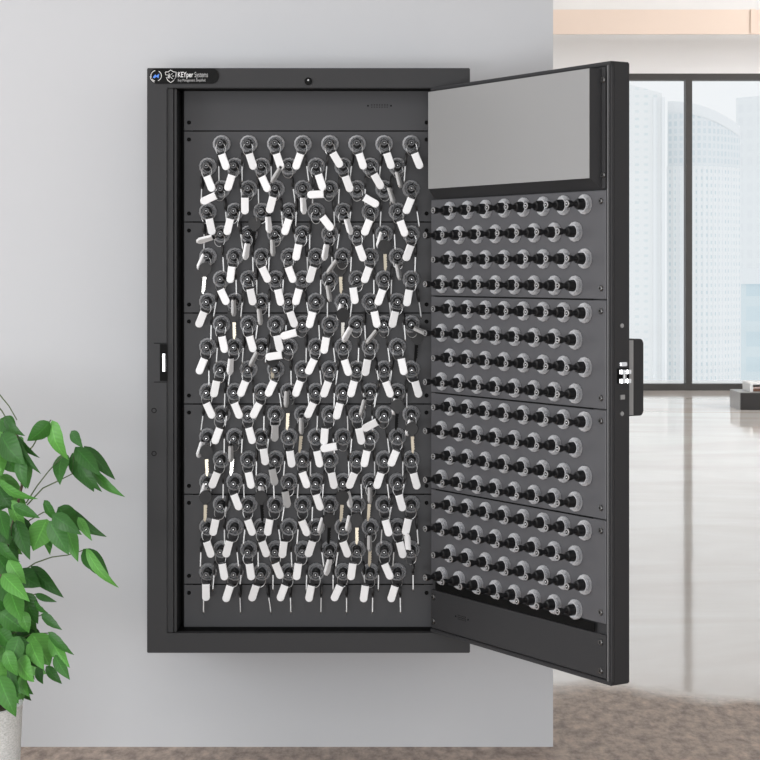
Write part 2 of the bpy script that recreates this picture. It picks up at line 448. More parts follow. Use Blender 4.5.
# ------------------------------------------------------------------ low black bench with tray
bn = empty('low_bench', (3.0, 9.6, 0)); tag(bn, 'low black lacquered bench with grey end on the polished floor by the window', 'bench')
def ch(name, bm, m, root, smooth=True):
    o = obj(name, bm, m, root, smooth); o.location = -Vector(root.location); return o
bm = B(); box(bm, 2.59, 4.2, 9.45, 9.80, .0, .122, .004); ch('body', bm, M['bench_black'], bn)
bm = B(); box(bm, 2.582, 2.59, 9.45, 9.80, .0, .122); ch('end_panel', bm, M['bench_grey'], bn, False)
bm = B(); box(bm, 2.582, 4.2, 9.45, 9.80, .122, .127); ch('top', bm, M['bench_grey'], bn, False)
tr = empty('magazine_rack', (2.8, 9.65, .127)); tag(tr, 'small open white rack standing on the low black bench', 'rack')
bm = B(); box(bm, 2.675, 2.695, 9.52, 9.80, .127, .188)
ch('side', bm, M['white'], tr, False)
bm = B(); box(bm, 2.695, 3.0, 9.52, 9.80, .178, .188); ch('shelf', bm, M['white'], tr, False)
bm = B(); box(bm, 2.98, 3.0, 9.52, 9.80, .127, .178); ch('side', bm, M['white'], tr, False)
for z0, z1, m, nm, lb in ((.127, .147, 'brown', 'book', 'brown book lying lowest in the white rack on the bench'),
                          (.147, .159, 'pink', 'book', 'pale pink book lying on the brown book in the white rack')):
    bm = B(); box(bm, 2.70, 2.96, 9.54, 9.76, z0, z1, .002); tag(obj(nm, bm, M[m]), lb, 'book')

# ------------------------------------------------------------------ cabinet
def X0(px): return (px-380)*.002           # on the plane of the cabinet's front
def Z0(py): return EYE + (270-py)*.002
cab = empty('key_cabinet', (X0(308), WY, Z0(653)))
tag(cab, 'dark grey steel key cabinet on the wall with its door open to the right', 'cabinet')
CL = -Vector(cab.location)
def cp(name, bm, m, parent=None, smooth=True, label=None):
    o = obj(name, bm, m, cab, smooth); o.location = CL
    if parent:
        o.parent = parent; o.location = (0, 0, 0)
    if label: o['label'] = label
    return o
L_, R_, T_, Bt = X0(147), X0(470), Z0(68), Z0(653)
oL, oR, oT, oB = X0(167), X0(453.5), Z0(88), Z0(633)
# frame: one mesh ring with bevelled outer edge, plus the body behind it
bm = B()
def ring(bm, y0, y1, a, b):
    (xl, xr, zb, zt), (il, ir, ib, it) = a, b
    def loop(l, y):
        l_, r_, b_, t_ = l
        return [bm.verts.new(p) for p in ((l_, y, b_), (r_, y, b_), (r_, y, t_), (l_, y, t_))]
    of, inf = loop(a, y0), loop(b, y0); ob, ib_ = loop(a, y1), loop(b, y1)
    for i in range(4):
        j = (i+1) % 4
        bm.faces.new((of[i], of[j], inf[j], inf[i])); bm.faces.new((ob[j], ob[i], ib_[i], ib_[j]))
        bm.faces.new((of[j], of[i], ob[i], ob[j])); bm.faces.new((inf[i], inf[j], ib_[j], ib_[i]))
ring(bm, 0, .02, (L_, R_, Bt, T_), (oL, oR, oB, oT))
bmesh.ops.bevel(bm, geom=bm.edges[:], offset=.0012, segments=2, affect='EDGES')
# latch recess is cut by leaving a darker inset on the left stile
frame = cp('frame', bm, M['case'])
bm = B(); ring(bm, .02, .198, (L_+.002, R_-.002, Bt+.002, T_-.002), (L_+.006, R_-.006, Bt+.006, T_-.006))
box(bm, L_+.006, R_-.006, .190, .198, Bt+.006, T_-.006)
cp('body', bm, M['case'], smooth=False)
# inner liners: lit strip, black channel
bm = B()
box(bm, oL-.001, X0(173), .006, .13, oB, oT, .001)
box(bm, X0(173.6), X0(176.2), .010, .13, oB, oT, .001)
cp('liner', bm, M['case'])
bm = B(); box(bm, X0(176), X0(183.5), .10, .11, oB, oT)
box(bm, oL, oR, .02, .075, oT-.0005, oT+.004); box(bm, oL, oR, .02, .075, oB-.004, oB+.0005)
cp('channel', bm, M['black'], smooth=False)
bm = B(); box(bm, X0(452.5), X0(454), .02, .10, oB, oT); cp('liner', bm, M['case'], smooth=False)
# back panels
PY = .060
sp = (CAMD+PY)/F
def PX(px): return (px-380)*sp
def PZ(py): return EYE+(270-py)*sp
seams = [131, 222, 313, 404, 494.3, 584.3]
ys = [86] + seams + [636]
screw_bm = B(); disc_lathe(screw_bm, [(.0042, 0), (.0040, .0016), (.0030, .0024), (.0014, .0024), (.0012, .0012)], 12, 'Y')
screw_me = mesh('screw', screw_bm, M['black'])
screw_bm2 = B(); disc_lathe(screw_bm2, [(.0056, 0), (.0054, .002), (.0042, .0032), (.0022, .0032), (.0018, .001)], 14, 'Y')
screw_me2 = mesh('screw', screw_bm2, M['dark_steel'])
panels = []
for i in range(7):
    t_, b_ = ys[i], ys[i+1]
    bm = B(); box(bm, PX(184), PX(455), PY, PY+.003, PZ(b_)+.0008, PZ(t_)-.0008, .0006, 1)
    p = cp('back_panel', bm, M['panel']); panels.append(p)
    for yy in ([t_+9] if i == 0 else [t_+8.5]) + ([b_-8.5] if i < 6 else []):
        if i == 0 and yy < 120: continue
        for xx in (189, 426.5):
            if xx > 400 and i in (0,): pass
            link('screw', screw_me, p, (PX(xx), PY, PZ(yy)))
bm = B(); box(bm, PX(183), PX(456), PY+.004, PY+.006, PZ(636), PZ(86)); cp('backing', bm, M['black'], smooth=False)
bm = B()
for yy in seams: box(bm, PX(193), PX(424), PY-.0006, PY, PZ(yy)-.0011, PZ(yy)+.0011)
cp('seam', bm, M['black'], smooth=False)
# vent dots and fine slots on the top panel
bm = B()
for xx in (368, 391): box(bm, PX(xx)-.0016, PX(xx)+.0016, PY-.0006, PY, PZ(105.8)-.0016, PZ(105.8)+.0016)
for r_ in range(3):
    for k in range(7):
        xx = 371+k*2.6
        box(bm, PX(xx), PX(xx+1.5), PY-.0004, PY, PZ(104.4+r_*1.4)-.0005, PZ(104.4+r_*1.4)+.0004)
cp('vent', bm, M['black'], panels[0], False)
# strike plate on the left stile
bm = B(); box(bm, X0(154.5), X0(167), -.0008, .0, Z0(382.5), Z0(342.5)); st = cp('strike_plate', bm, M['case'], smooth=False)
bm = B(); box(bm, X0(160), X0(167.3), -.0016, -.0008, Z0(381), Z0(344)); cp('strike_slot', bm, M['black'], st, False)
bm = B(); disc_lathe(bm, [(.0046, 0), (.0046, .036)], 16, 'Z', (X0(164.3), -.002, Z0(371.5))); cp('strike_roller', bm, M['chrome'], st)
bm = B()
for yy in (343.2, 382): box(bm, X0(154), X0(167), -.0016, -.0008, Z0(yy)-.0007, Z0(yy)+.0007)
cp('strike_edge', bm, M['black'], st, False)
for yy in (410.5, 453.5):
    bm = B(); rg = lathe(bm, [(.0036, 0), (.0044, .0006), (.0052, 0)], 20, 'Y', (X0(154), 0, Z0(yy))); o = cp('stile_plug', bm, M['black'])
# cam lock at the top
bm = B(); disc_lathe(bm, [(.0078, 0), (.0075, .003), (.0058, .0035), (.005, .0018)], 20, 'Y', (X0(308.3), 0, Z0(81.3))); lk = cp('lock', bm, M['gloss_black'])
bm = B(); disc_lathe(bm, [(.0018, .002), (.0018, .0042)], 12, 'Y', (X0(308.3), 0, Z0(80.3))); cp('keyway', bm, M['steel'], lk)

# name plate with icon, shield and writing
def rrect(cx, cz, w_, h_, r_, n=8):
    pts = []
    for (sx, sz, a0) in ((1, 1, 0), (-1, 1, 90), (-1, -1, 180), (1, -1, 270)):
        for k in range(n+1):
            a = R(a0+90*k/n); pts.append((cx+sx*(w_/2-r_)+r_*math.cos(a), cz+sz*(h_/2-r_)+r_*math.sin(a)))
    return pts
def face_prism(bm, pts, y0, y1, bev=0):        # polygon in X-Z, extruded along Y (y0 nearer the camera)
    t = bmesh.new()
    poly_prism(t, pts, -y1, -y0, bev)
    bmesh.ops.rotate(t, verts=t.verts[:], cent=(0, 0, 0), matrix=Matrix.Rotation(R(90), 3, 'X'))
    me = bpy.data.meshes.new('tmp'); t.to_mesh(me); t.free(); bm.from_mesh(me); bpy.data.meshes.remove(me)
cxp, czp = X0(184.3), Z0(76.0)
bm = B(); face_prism(bm, rrect(cxp, czp, .138, .031, .0145), -.003, 0, .0008)
np_ = cp('name_plate', bm, M['gloss_black'], label='black rounded name plate with white writing')
bm = B()
for a0, a1 in ((100, 200), (-70, 60), (215, 260)):
    pts = [(X0(156.4)+.0105*math.cos(R(a)), -.0036, Z0(76)+.0105*math.sin(R(a))) for a in range(a0, a1+1, 10)]
    tube(bm, pts, .0007, 5)
pts = [(cxp-.069+.0145+.0135*math.cos(R(a)), -.0034, czp+.0135*math.sin(R(a))) for a in range(185, 250, 8)]
tube(bm, pts, .0006, 5)
cp('icon_ring', bm, M['white'], np_)
bm = B(); face_prism(bm, [(X0(x), Z0(y)) for x, y in ((153, 77.5), (155.5, 74.5), (156.5, 76), (159.5, 73.7), (158.8, 78.4), (156.5, 77), (154.5, 78.6))], -.0038, -.003); cp('icon', bm, M['blue'], np_)
bm = B()
sh = [(x, y) for x, y in [(165.5, 72.3), (168.5, 72.0), (171, 70.2), (173.5, 72.0), (176.4, 72.4), (176.0, 77.2), (174.0, 80.6), (171, 82.8), (168, 80.6), (166.4, 77.5), (168.6, 77.5)]]
tube(bm, [(X0(x), -.0034, Z0(y)) for x, y in sh], .0007, 5)
tube(bm, [(X0(x), -.0034, Z0(y)) for x, y in ((165.5, 72.3), (165.7, 75.0), (168.6, 75.2), (168.6, 78.4))], .0006, 5)
tube(bm, [(X0(x), -.0034, Z0(y)) for x, y in ((169.4, 78.6), (169.4, 73.6))], .0006, 5)
tube(bm, [(X0(x), -.0034, Z0(y)) for x, y in ((172.6, 73.6), (169.6, 76.2), (172.8, 79.0))], .0006, 5)
tube(bm, [(X0(x), -.0034, Z0(y)) for x, y in ((172.4, 76.2), (174.2, 76.2))], .0006, 5)
cp('shield_emblem', bm, M['white'], np_)
def writing(txt, px, py, h, wscale, m, name, bold=0.0):
    c = bpy.data.curves.new('t', 'FONT'); c.body = txt; c.size = h; c.extrude = .0002; c.offset = bold
    o = bpy.data.objects.new('t', c); COL.objects.link(o)
    bpy.context.view_layer.update()
    me = bpy.data.meshes.new_from_object(o.evaluated_get(bpy.context.evaluated_depsgraph_get()))
    bpy.data.objects.remove(o)
    me.transform(Matrix.Translation((X0(px), -.0034, Z0(py))) @ Matrix.Rotation(R(90), 4, 'X') @ Matrix.Diagonal((wscale, 1, 1, 1)))
    me.materials.clear(); me.materials.append(m)
    o = link(name, me, np_)
    xs = [v.co.x for v in me.vertices]
    return 380 + max(xs)/.002
e = writing('KEYper', 177.8, 77.3, .0150, .66, M['white'], 'lettering', .0001)
writing('Systems', e+1.2, 77.3, .0150, .56, M['grey_print'], 'lettering')
writing('Key Management. Simplified.', 178, 81.6, .0076, .64, M['grey_print'], 'lettering')

# ------------------------------------------------------------------ door (local x = along the door, y = towards its outside)
DA = R(-57.6)
cosd, sind = math.cos(DA), math.sin(DA)
DW, DT = .563, .043
def dv(v): return EYE - v*.002
bm = B(); box(bm, 0, DW, .006, DT, dv(362), dv(-182), .002)
# folded rims
box(bm, .5515, DW, .0005, .010, dv(362), dv(-182), .0025, 3)
box(bm, 0, DW, 0, .010, dv(-178.5), dv(-182), .0015)
box(bm, 0, DW, 0, .010, dv(362), dv(358.3), .0015)
door = obj('door', bm, M['case'], cab)
door.location = Vector((.1, 0, 0)) + CL; door.rotation_euler = (0, 0, DA)
def dp(name, bm, m, smooth=True, label=None):
    o = obj(name, bm, m, door, smooth)
    if label: o['label'] = label
    return o
def dscrew(w_, v_, y=0.0, me=None): link('screw', me or screw_me2, door, (w_*.002, y, dv(v_)))
k0 = 26-96.2
bounds = [(-70.4, 26), (26, 122.2), (122.2, 218.4), (218.4, 309.8)]
for a, b in bounds:
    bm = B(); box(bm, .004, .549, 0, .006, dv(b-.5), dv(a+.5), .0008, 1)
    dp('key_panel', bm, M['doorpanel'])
    for v_ in (a+10, b-10): dscrew(268, v_)
bm = B()
for _, b in bounds[:3]: box(bm, .02, .515, -.0006, .0, dv(b)-.0011, dv(b)+.0011)
dp('seam', bm, M['black'], False)
bm = B(); box(bm, .5520, .5585, -.001, .004, dv(359), dv(-179), .0015)  # lighter strip over the rim carries its painted highlight
dp('door_rim', bm, M['rim'])
# top equipment cover with bevelled sides
bm = B()
h = .030
fl = [(.034, dv(-71)), (.558*.99, dv(-71)), (.552, dv(-176)), (.034, dv(-176))]
def frustum(bm, lo, hi, y0, y1):
    a = [bm.verts.new((x, y0, z)) for x, z in lo]; b = [bm.verts.new((x, y1, z)) for x, z in hi]
    bm.faces.new(a); bm.faces.new(list(reversed(b)))
    for i in range(4): bm.faces.new((a[i], b[i], b[(i+1) % 4], a[(i+1) % 4]))
frustum(bm, [(.016, dv(-71)), (.539, dv(-71)), (.539, dv(-176)), (.016, dv(-176))],
        [(.030, dv(-80)), (.534, dv(-80)), (.534, dv(-176.2)), (.030, dv(-176.2))], 0, -.024)
cov = dp('equipment_cover', bm, M['case'], False)
bm = B(); box(bm, .0302, .5338, -.0246, -.024, dv(-80.2), dv(-176)); o = obj('cover_face', bm, M['cover'], cov, False); o['label'] = 'satin grey face lightened for reflected light'
bm = B(); box(bm, .539, .551, -.0022, 0, dv(-71.4), dv(-177), .0008); box(bm, .5395, .5403, -.0045, -.0022, dv(-73), dv(-176)); obj('cover_flange', bm, M['case'], cov)
for v_ in (-166, -83): link('screw', screw_me2, cov, (.5455, -.0022, dv(v_)))
# bottom slot and cover plate
bm = B(); box(bm, .02, .518, -.0006, .0, dv(318.2), dv(310.5)); dp('slot', bm, M['black'], False)
bm = B(); box(bm, .004, .549, 0, .006, dv(357), dv(319), .0008, 1); bpn = dp('bottom_plate', bm, M['case'])
for w_, v_ in ((6.5, 326), (6.5, 350), (268, 326), (268, 351)): dscrew(w_, v_)
bm = B()
for xx in (45, 66): box(bm, xx*.002-.0015, xx*.002+.0015, -.0005, 0, dv(339)-.0015, dv(339)+.0015)
for r_ in range(3):
    for k in range(6): box(bm, (49+k*2.4)*.002, (50.2+k*2.4)*.002, -.0005, 0, dv(337.3+r_*1.8)-.0006, dv(337.3+r_*1.8)+.0006)
obj('vent', bm, M['black'], bpn, False)
# latch on the free edge
def edge_y(px): return max(.004, min(DT, .0255+(px-621)*.0026))
EX = DW
def ecyl(bm, px, v, r_, h_):
    disc_lathe(bm, [(r_, 0), (r_*.9, h_)], 16, 'X', (EX, edge_y(px), dv(v)))
for v_ in (48.6, 125.5):
    bm = B(); ecyl(bm, 620.5, v_, .0042, .0016); dp('screw', bm, M['steel'])
bm = B(); box(bm, EX-.001, EX+.004, .018, .034, dv(84.0), dv(80.5), .001); dp('latch_stud', bm, M['chrome'])
bm = B(); box(bm, EX-.001, EX+.0015, .014, .040, dv(99), dv(86)); lt_ = dp('latch_plate', bm, M['black'], False)
bm = B()
for a, b in ((87, 90.6), (95, 98.6)):
    disc_lathe(bm, [(.0065, 0), (.0065, (b-a)*.002)], 16, 'Z', (EX+.003, .022, dv(b))); disc_lathe(bm, [(.0065, 0), (.0065, (b-a)*.002)], 16, 'Z', (EX+.003, .035, dv(b)))
obj('latch_roller', bm, M['chrome'], lt_)
bm = B(); disc_lathe(bm, [(.0035, 0), (.0035, .010)], 12, 'Z', (EX+.003, .028, dv(95.2))); obj('latch_pin', bm, M['steel'], lt_)
bm = B(); box(bm, EX-.001, EX+.002, .020, .030, dv(113), dv(109)); dp('latch_stop', bm, M['steel'], False)
# handle on the outside
bm = B()
pr = [(.0, dv(129)), (.0, dv(61))]
n_ = 6; rr_ = .007
top = [(DT-.001, dv(61)), ]
pts = []
y1 = DT+.046
pts.append((DT-.001, dv(61)))
for k in range(n_+1):
    a = R(90-90*k/n_); pts.append((y1-rr_+rr_*math.cos(a), dv(61)-rr_+rr_*math.sin(a)))
for k in range(n_+1):
    a = R(0-90*k/n_); pts.append((y1-rr_+rr_*math.cos(a), dv(129)+rr_+rr_*math.sin(a)))
pts.append((DT-.001, dv(129)))
tb = bmesh.new(); poly_prism(tb, pts, 0, .030, .001)
for v in tb.verts: v.co = Vector((.515+v.co.z, v.co.x, v.co.y))
me = bpy.data.meshes.new('tmp'); tb.to_mesh(me); tb.free(); bm.from_mesh(me)
hd = dp('handle', bm, M['case'])
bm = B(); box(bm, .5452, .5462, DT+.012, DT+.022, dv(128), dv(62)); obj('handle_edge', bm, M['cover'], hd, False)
# hinges between frame and door
for v_ in (-150, 90, 330):
    bm = B(); disc_lathe(bm, [(.0035, 0), (.0035, .05)], 12, 'Z', (.148, .014, dv(v_)-.025)); cp('hinge', bm, M['case'])

# ------------------------------------------------------------------ key fobs
# local axes: x right, y up, z out of the panel
def lob(a, r): return 1 + (.022*math.cos(14*a) if r > .0125 else 0)
bm = B(); lathe(bm, [(.0088, 0), (.0176, 0), (.0180, .0035), (.0172, .0062), (.0142, .0095), (.0112, .0085), (.0096, .0055), (.0088, .0045), (.0088, 0)], 40, rad=lob)  # clear ring of the panel's lit port, parented to the fob
bmesh.ops.remove_doubles(bm, verts=bm.verts[:], dist=1e-6)
me_port_ring = mesh('port_ring', bm, M['port_ring'], True)
bm = B(); disc_lathe(bm, [(.0086, 0), (.0086, .019), (.0080, .021), (.0052, .022), (.0044, .026), (.0044, .030), (.0062, .033), (.0066, .041), (.0060, .042)], 20)
box(bm, -.002, .002, -.0098, -.0080, .004, .018, .0006, 1); box(bm, -.002, .002, .0080, .0098, .004, .018, .0006, 1)
me_barrel = mesh('barrel', bm, M['barrel'])
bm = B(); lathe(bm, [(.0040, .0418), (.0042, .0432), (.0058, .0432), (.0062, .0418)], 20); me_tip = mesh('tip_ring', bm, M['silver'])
me_tipd = me_tip.copy(); me_tipd.materials.clear(); me_tipd.materials.append(M['dim_silver'])
bm = B(); disc_lathe(bm, [(.0015, .0415), (.0015, .0436), (.0009, .0444)], 10); me_stud = mesh('stud', bm, M['chrome'])
# door fobs have the same ring; back ones darkened for dimmer reflections
# ring of wire in the x-y plane about its centre
bm = B(); tube(bm, [(.0125*math.cos(2*math.pi*k/22)*.85, .0135*math.sin(2*math.pi*k/22), 0) for k in range(22)], .00075, 5, True); me_ring = mesh('key_ring', bm, M['wire'])
# tag: hangs along -y, about its own centre, rounded far end, bevelled shoulders
tw_, tl_ = .0152, .0335
def tagpts(w_):
    r_ = w_*.46; p = [(-w_/2, tl_/2), (w_/2, tl_/2)]
    for k in range(6): a = R(0-90*k/5); p.append((w_/2-r_+r_*math.cos(a), -tl_/2+r_+r_*math.sin(a)))
    for k in range(6): a = R(-90-90*k/5); p.append((-w_/2+r_+r_*math.cos(a), -tl_/2+r_+r_*math.sin(a)))
    return p
bm = B(); poly_prism(bm, tagpts(tw_), -.0027, .0027, .0016); me_tag = mesh('tag', bm, M['tag'])
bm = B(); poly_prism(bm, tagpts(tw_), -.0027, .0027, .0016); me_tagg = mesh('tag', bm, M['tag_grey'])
bm = B(); box(bm, -.0062, .0062, tl_/2-.0005, tl_/2+.0045, -.0018, .0018, .0008, 1); me_clip = mesh('tag_clip', bm, M['barrel'])
# key: bow (round black head) at the top, blade below, in the x-y plane, origin where it hangs
def blade_bm():
    bm = B(); p = [(-.0030, -.024), (.0030, -.024), (.0031, -.028)]
    for k in range(5): p += [(.0032, -.031-k*.0044), (.0018, -.0332-k*.0044)]
    p += [(0.0, -.0575), (-.0022, -.0555), (-.0030, -.053)]
    poly_prism(bm, p, -.0010, .0010); return bm
me_blade = mesh('key_blade', blade_bm(), M['steel'], False); me_blade_b = mesh('key_blade', blade_bm(), M['brass'], False); me_blade_w = mesh('key_blade', blade_bm(), M['bright'], False)
me_blade_d = mesh('key_blade', blade_bm(), M['black'], False)
bm = B(); poly_prism(bm, [(.0118*math.cos(R(a))*1.0, -.0125+.0118*math.sin(R(a))) for a in range(0, 360, 15)], -.0018, .0018, .0007)
box(bm, -.0045, .0045, -.0265, -.022, -.0017, .0017, .0005, 1); disc_lathe(bm, [(.0016, .0018), (.0016, .0024)], 10, 'Z', (0, -.0035, 0)); me_bow = mesh('key_bow', bm, M['bow'])

ORD = ['first', 'second', 'third', 'fourth', 'fifth', 'sixth', 'seventh', 'eighth']
ROWS = ['top', 'second', 'third', 'bottom']
PANW = ['topmost', 'second', 'middle', 'fourth', 'lowest']
def fob_root(name, loc, rz):
    o = link(name, None, None, loc, (R(90), 0, rz)); return o
def fob_parts(root, tipm=None):
    link('port_ring', me_port_ring, root, rot=(0, 0, rnd.uniform(-.4, .4)))
    b = link('barrel', me_barrel, root)
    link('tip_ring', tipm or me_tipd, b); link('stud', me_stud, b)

# tag data per row: (tag x, tag y, lean, kind); W white face, N narrow white, E grey edge-on, H round key head in front
# (with optional key blade finish), seen positions in the photograph's frame
T = [
 [(224.5,162,20,'W'),(251.7,161.6,18,'W'),(279,161.6,18,'W'),(297.9,161.6,-20,'W'),(337,160,30,'W'),(361.7,161.4,18,'W'),(389.4,161,18,'W'),(417.7,161,22,'W')],
 [(210,183.7,22,'W'),(229.5,182.8,-18,'W'),(265.3,184,25,'W'),(276,175.7,-32,'E'),(321,182.3,18,'W'),(348,184,20,'W'),(378,181.5,30,'W'),(398.8,179.8,15,'E')],
 [(208.6,199,-65,'W'),(245,206,0,'W'),(271,205,-15,'W'),(303.5,206,5,'N'),(315.7,194.6,-88,'W'),(371.3,201.5,60,'W'),(391.3,195.4,20,'E'),(408.3,206,-22,'W')],
 [(210.8,226.8,12,'W'),(228.4,226.8,-14,'W'),(268.8,225,6,'NHd'),(286.6,227,-18,'W'),(327.4,223.4,38,'W'),(348.8,226.8,18,'N'),(366.7,227.6,-22,'W'),(403,228.5,20,'W')],
 [(204.8,239.6,-70,'N'),(246.4,251.6,-5,'N'),(272.9,248,0,'E'),(297.2,252.4,-12,'W'),(325.3,252.4,-8,'N'),(361.2,253.3,20,'W'),(380,240,-10,'Hb'),(408,253,-20,'W')],
 [(201,262,-20,'Hw'),(231,274.7,-8,'W'),(265.5,274.7,25,'W'),(291.2,274.7,20,'W'),(311,274.7,-17,'W'),(332,267,-30,'EHb'),(366.4,275,-20,'W'),(398.4,272,10,'E')],
 [(224,297,25,'W'),(251.8,297,12,'W'),(279.6,297.4,12,'W'),(297.2,297,-15,'W'),(329,293.5,8,'E'),(354.2,295.7,8,'W'),(380,297.4,-20,'W'),(407.8,298,-10,'W')],
 [(201,319.4,-22,'W'),(233.9,308,0,'EHb'),(260,316.8,8,'E'),(292.6,319.4,20,'W'),(310.8,319.9,-15,'W'),(340,312,-8,'Hw'),(376,319.5,12,'W'),(393.5,319.5,-13,'W')],
 [(223.7,344.5,12,'W'),(251.7,344,15,'W'),(278.7,343.6,12,'W'),(288.8,334.5,-75,'W'),(325,345.4,-10,'W'),(347,334.7,-30,'N'),(371.6,337,-38,'E'),(421,331,70,'EHd')],
 [(201.4,366.3,-22,'W'),(230.5,366.7,0,'N'),(253.7,359,-25,'EHb'),(274,356,-82,'W'),(310.8,366.7,-25,'W'),(347,367.6,18,'W'),(366.2,367.6,-10,'W'),(402.9,366.7,12,'W')],
 [(215,389,-12,'W'),(242.7,388.7,-22,'W'),(270.6,388.7,-25,'W'),(297.6,388.7,-20,'W'),(325.6,389.3,-20,'W'),(352.2,389,-15,'W'),(388.6,389.3,20,'W'),(417.2,389.3,15,'W')],
 [(209.8,410.6,25,'W'),(237.4,410.6,22,'W'),(255.8,410.6,-28,'W'),(286.5,399,0,'EHb'),(310,410.2,-25,'W'),(337.9,411.2,-15,'W'),(362.6,407.4,-15,'E'),(395,407,-10,'Hd')],
 [(217,436,-20,'W'),(251,435.6,15,'W'),(274.9,433,0,'G'),(301.4,425.7,0,'EHb'),(324.4,436.5,-5,'W'),(360.4,436.2,12,'W'),(369.6,425.5,-62,'W'),(409,428,-10,'Hb')],
 [(200,450,-12,'Hb'),(231,453.7,0,'EHw'),(264.6,456.7,8,'W'),(291,459,8,'W'),(318.7,459,12,'W'),(328.8,447.4,-80,'W'),(365.4,458.7,-12,'W'),(393.3,458.4,-22,'W')],
 [(214.2,480.2,-22,'W'),(250.2,480.2,12,'W'),(273.7,477,12,'G'),(305,480,20,'W'),(333,480.6,12,'W'),(351.4,480.6,-22,'W'),(378.5,480.6,-18,'W'),(415.5,481,15,'W')],
 [(203,492,-15,'Hb'),(237,502,22,'W'),(262,494,15,'Hd'),(286.5,499.4,10,'G'),(318.7,502.3,18,'W'),(349,500,15,'Hb'),(370,495,0,'EHb'),(401,502.8,15,'W')],
 [(214.2,527.3,-12,'W'),(250.6,527.3,20,'W'),(268.6,527.3,-10,'W'),(305,528,22,'W'),(321,526,-12,'Hd'),(348.5,524,-10,'Hb'),(387.4,528,15,'W'),(406.7,526.8,-12,'W')],
 [(209.2,549.4,18,'W'),(227.5,549,-15,'W'),(264.6,549,20,'W'),(283,549.5,-8,'W'),(310,549,-18,'W'),(345.7,549.3,20,'W'),(369.6,543,0,'EHb'),(401.6,549.8,15,'W')],
 [(223.6,571.8,10,'W'),(250.6,571.6,8,'W'),(278.3,570.7,22,'W'),(297.3,571.6,-8,'W'),(328,567,-12,'N'),(351.7,571.7,-8,'W'),(388,571.2,25,'W'),(407.6,541,-175,'N')],
 [(206,592.3,0,'W'),(227.8,593.5,-18,'W'),(253.7,593,-18,'W'),(282.2,593,-20,'W'),(310,593.5,-12,'W'),(336.6,593,-25,'W'),(364.3,593.8,-8,'W'),(392.7,593.8,-18,'W')]]
FZ = .0475                                   # tags hang just in front of the barrels
for r_ in range(20):
    for k in range(8):
        v = -128 + 22.87*r_
        xx = (-160.8 if r_ % 2 == 0 else -174.8) + 27.5*k
        tx, ty, lean, kind = T[r_][k]
        base = Vector((xx*.002, PY, EYE - v*.002))
        root = fob_root('key_fob', base, 0)
        fob_parts(root)
        # ring
        side = 1 if lean >= 0 else -1
        link('key_ring', me_ring, root, (side*.001, -.0125, .0385+rnd.uniform(-.001, .001)), (rnd.uniform(-.25, .25), rnd.uniform(-.35, .35), rnd.uniform(-.2, .2)))
        # tag
        s = (CAMD + PY - FZ)/F
        lx = (tx-380)*s - base.x; ly = EYE + (270-ty)*s - base.z
        e0 = kind[0]
        tilt = {'W': rnd.uniform(-.22, .22), 'N': 1.0, 'E': 1.25, 'G': .55, 'H': 1.1}[e0]
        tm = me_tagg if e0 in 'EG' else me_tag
        q = Matrix.Rotation(R(lean), 4, 'Z') @ Matrix.Rotation(tilt, 4, 'Y') @ Matrix.Rotation(rnd.uniform(-.05, .1), 4, 'X')
        t_ = link('tag', tm, root, (lx, ly, (FZ if e0 != 'H' else .037) + (.004 if e0 in 'NEG' else rnd.uniform(0, .003)) + (.004 if abs(lean) > 50 else 0)), q.to_euler())
        link('tag_clip', me_clip, t_)
        # key
        if 'H' in kind:
            bl_ = {'b': me_blade_b, 'w': me_blade_w, 'd': me_blade_d}[kind[-1]]
            sx = {'E': 0, 'N': -.012}.get(e0, 0)
            if (r_, k) == (9, 2): sx = .024
            if (r_, k) == (8, 7): sx = .012
            if (r_, k) == (5, 5): sx = -.006
            zk = .0475 if e0 == 'H' else .036
            ky = link('key', bl_, root, (sx, -.0115, zk), (0, rnd.uniform(-.3, .3), rnd.uniform(-.08, .08)), (1.12,)*3)
            link('key_bow', me_bow, ky)
        else:
            kx = -side*(.003 + .009*rnd.random())
            ky = link('key', me_blade, root, (kx, -.0185, .030), (rnd.uniform(-.03, .03), R(90)+rnd.uniform(-.15, .15), -side*rnd.uniform(-.03, .16)), (1.08,)*3)
            link('key_bow', me_bow, ky)
        # label
        words = {'W': 'white-tagged', 'N': 'white-tagged', 'E': 'grey-tagged', 'G': 'grey-tagged', 'H': 'round-headed'}[e0]
        tag(root, f'{words} key fob, {ORD[k]} from left, {ROWS[r_ % 4]} row of the {PANW[r_//4]} back panel', 'key fob', 'key fobs with tags inside the cabinet')
        root['label'] = root['label'].replace('round-headed key fob', 'fob with round black key head')
PAND = ['top', 'second', 'third', 'bottom']
for r_ in range(16):
    for k in range(8):
        v = -58.2 + 24.05*r_
        w_ = (36.9+29.96*k if r_ % 2 == 0 else 22.6+30.1*k)*.002
        base = Vector((.1 + w_*cosd, w_*sind, dv(v)))
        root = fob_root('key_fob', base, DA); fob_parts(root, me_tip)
        tag(root, f'empty black key fob on the door, {ORD[k]} from hinge, {ROWS[r_ % 4]} row of {PAND[r_//4]} door panel', 'key fob', 'bare key fobs on the open door')

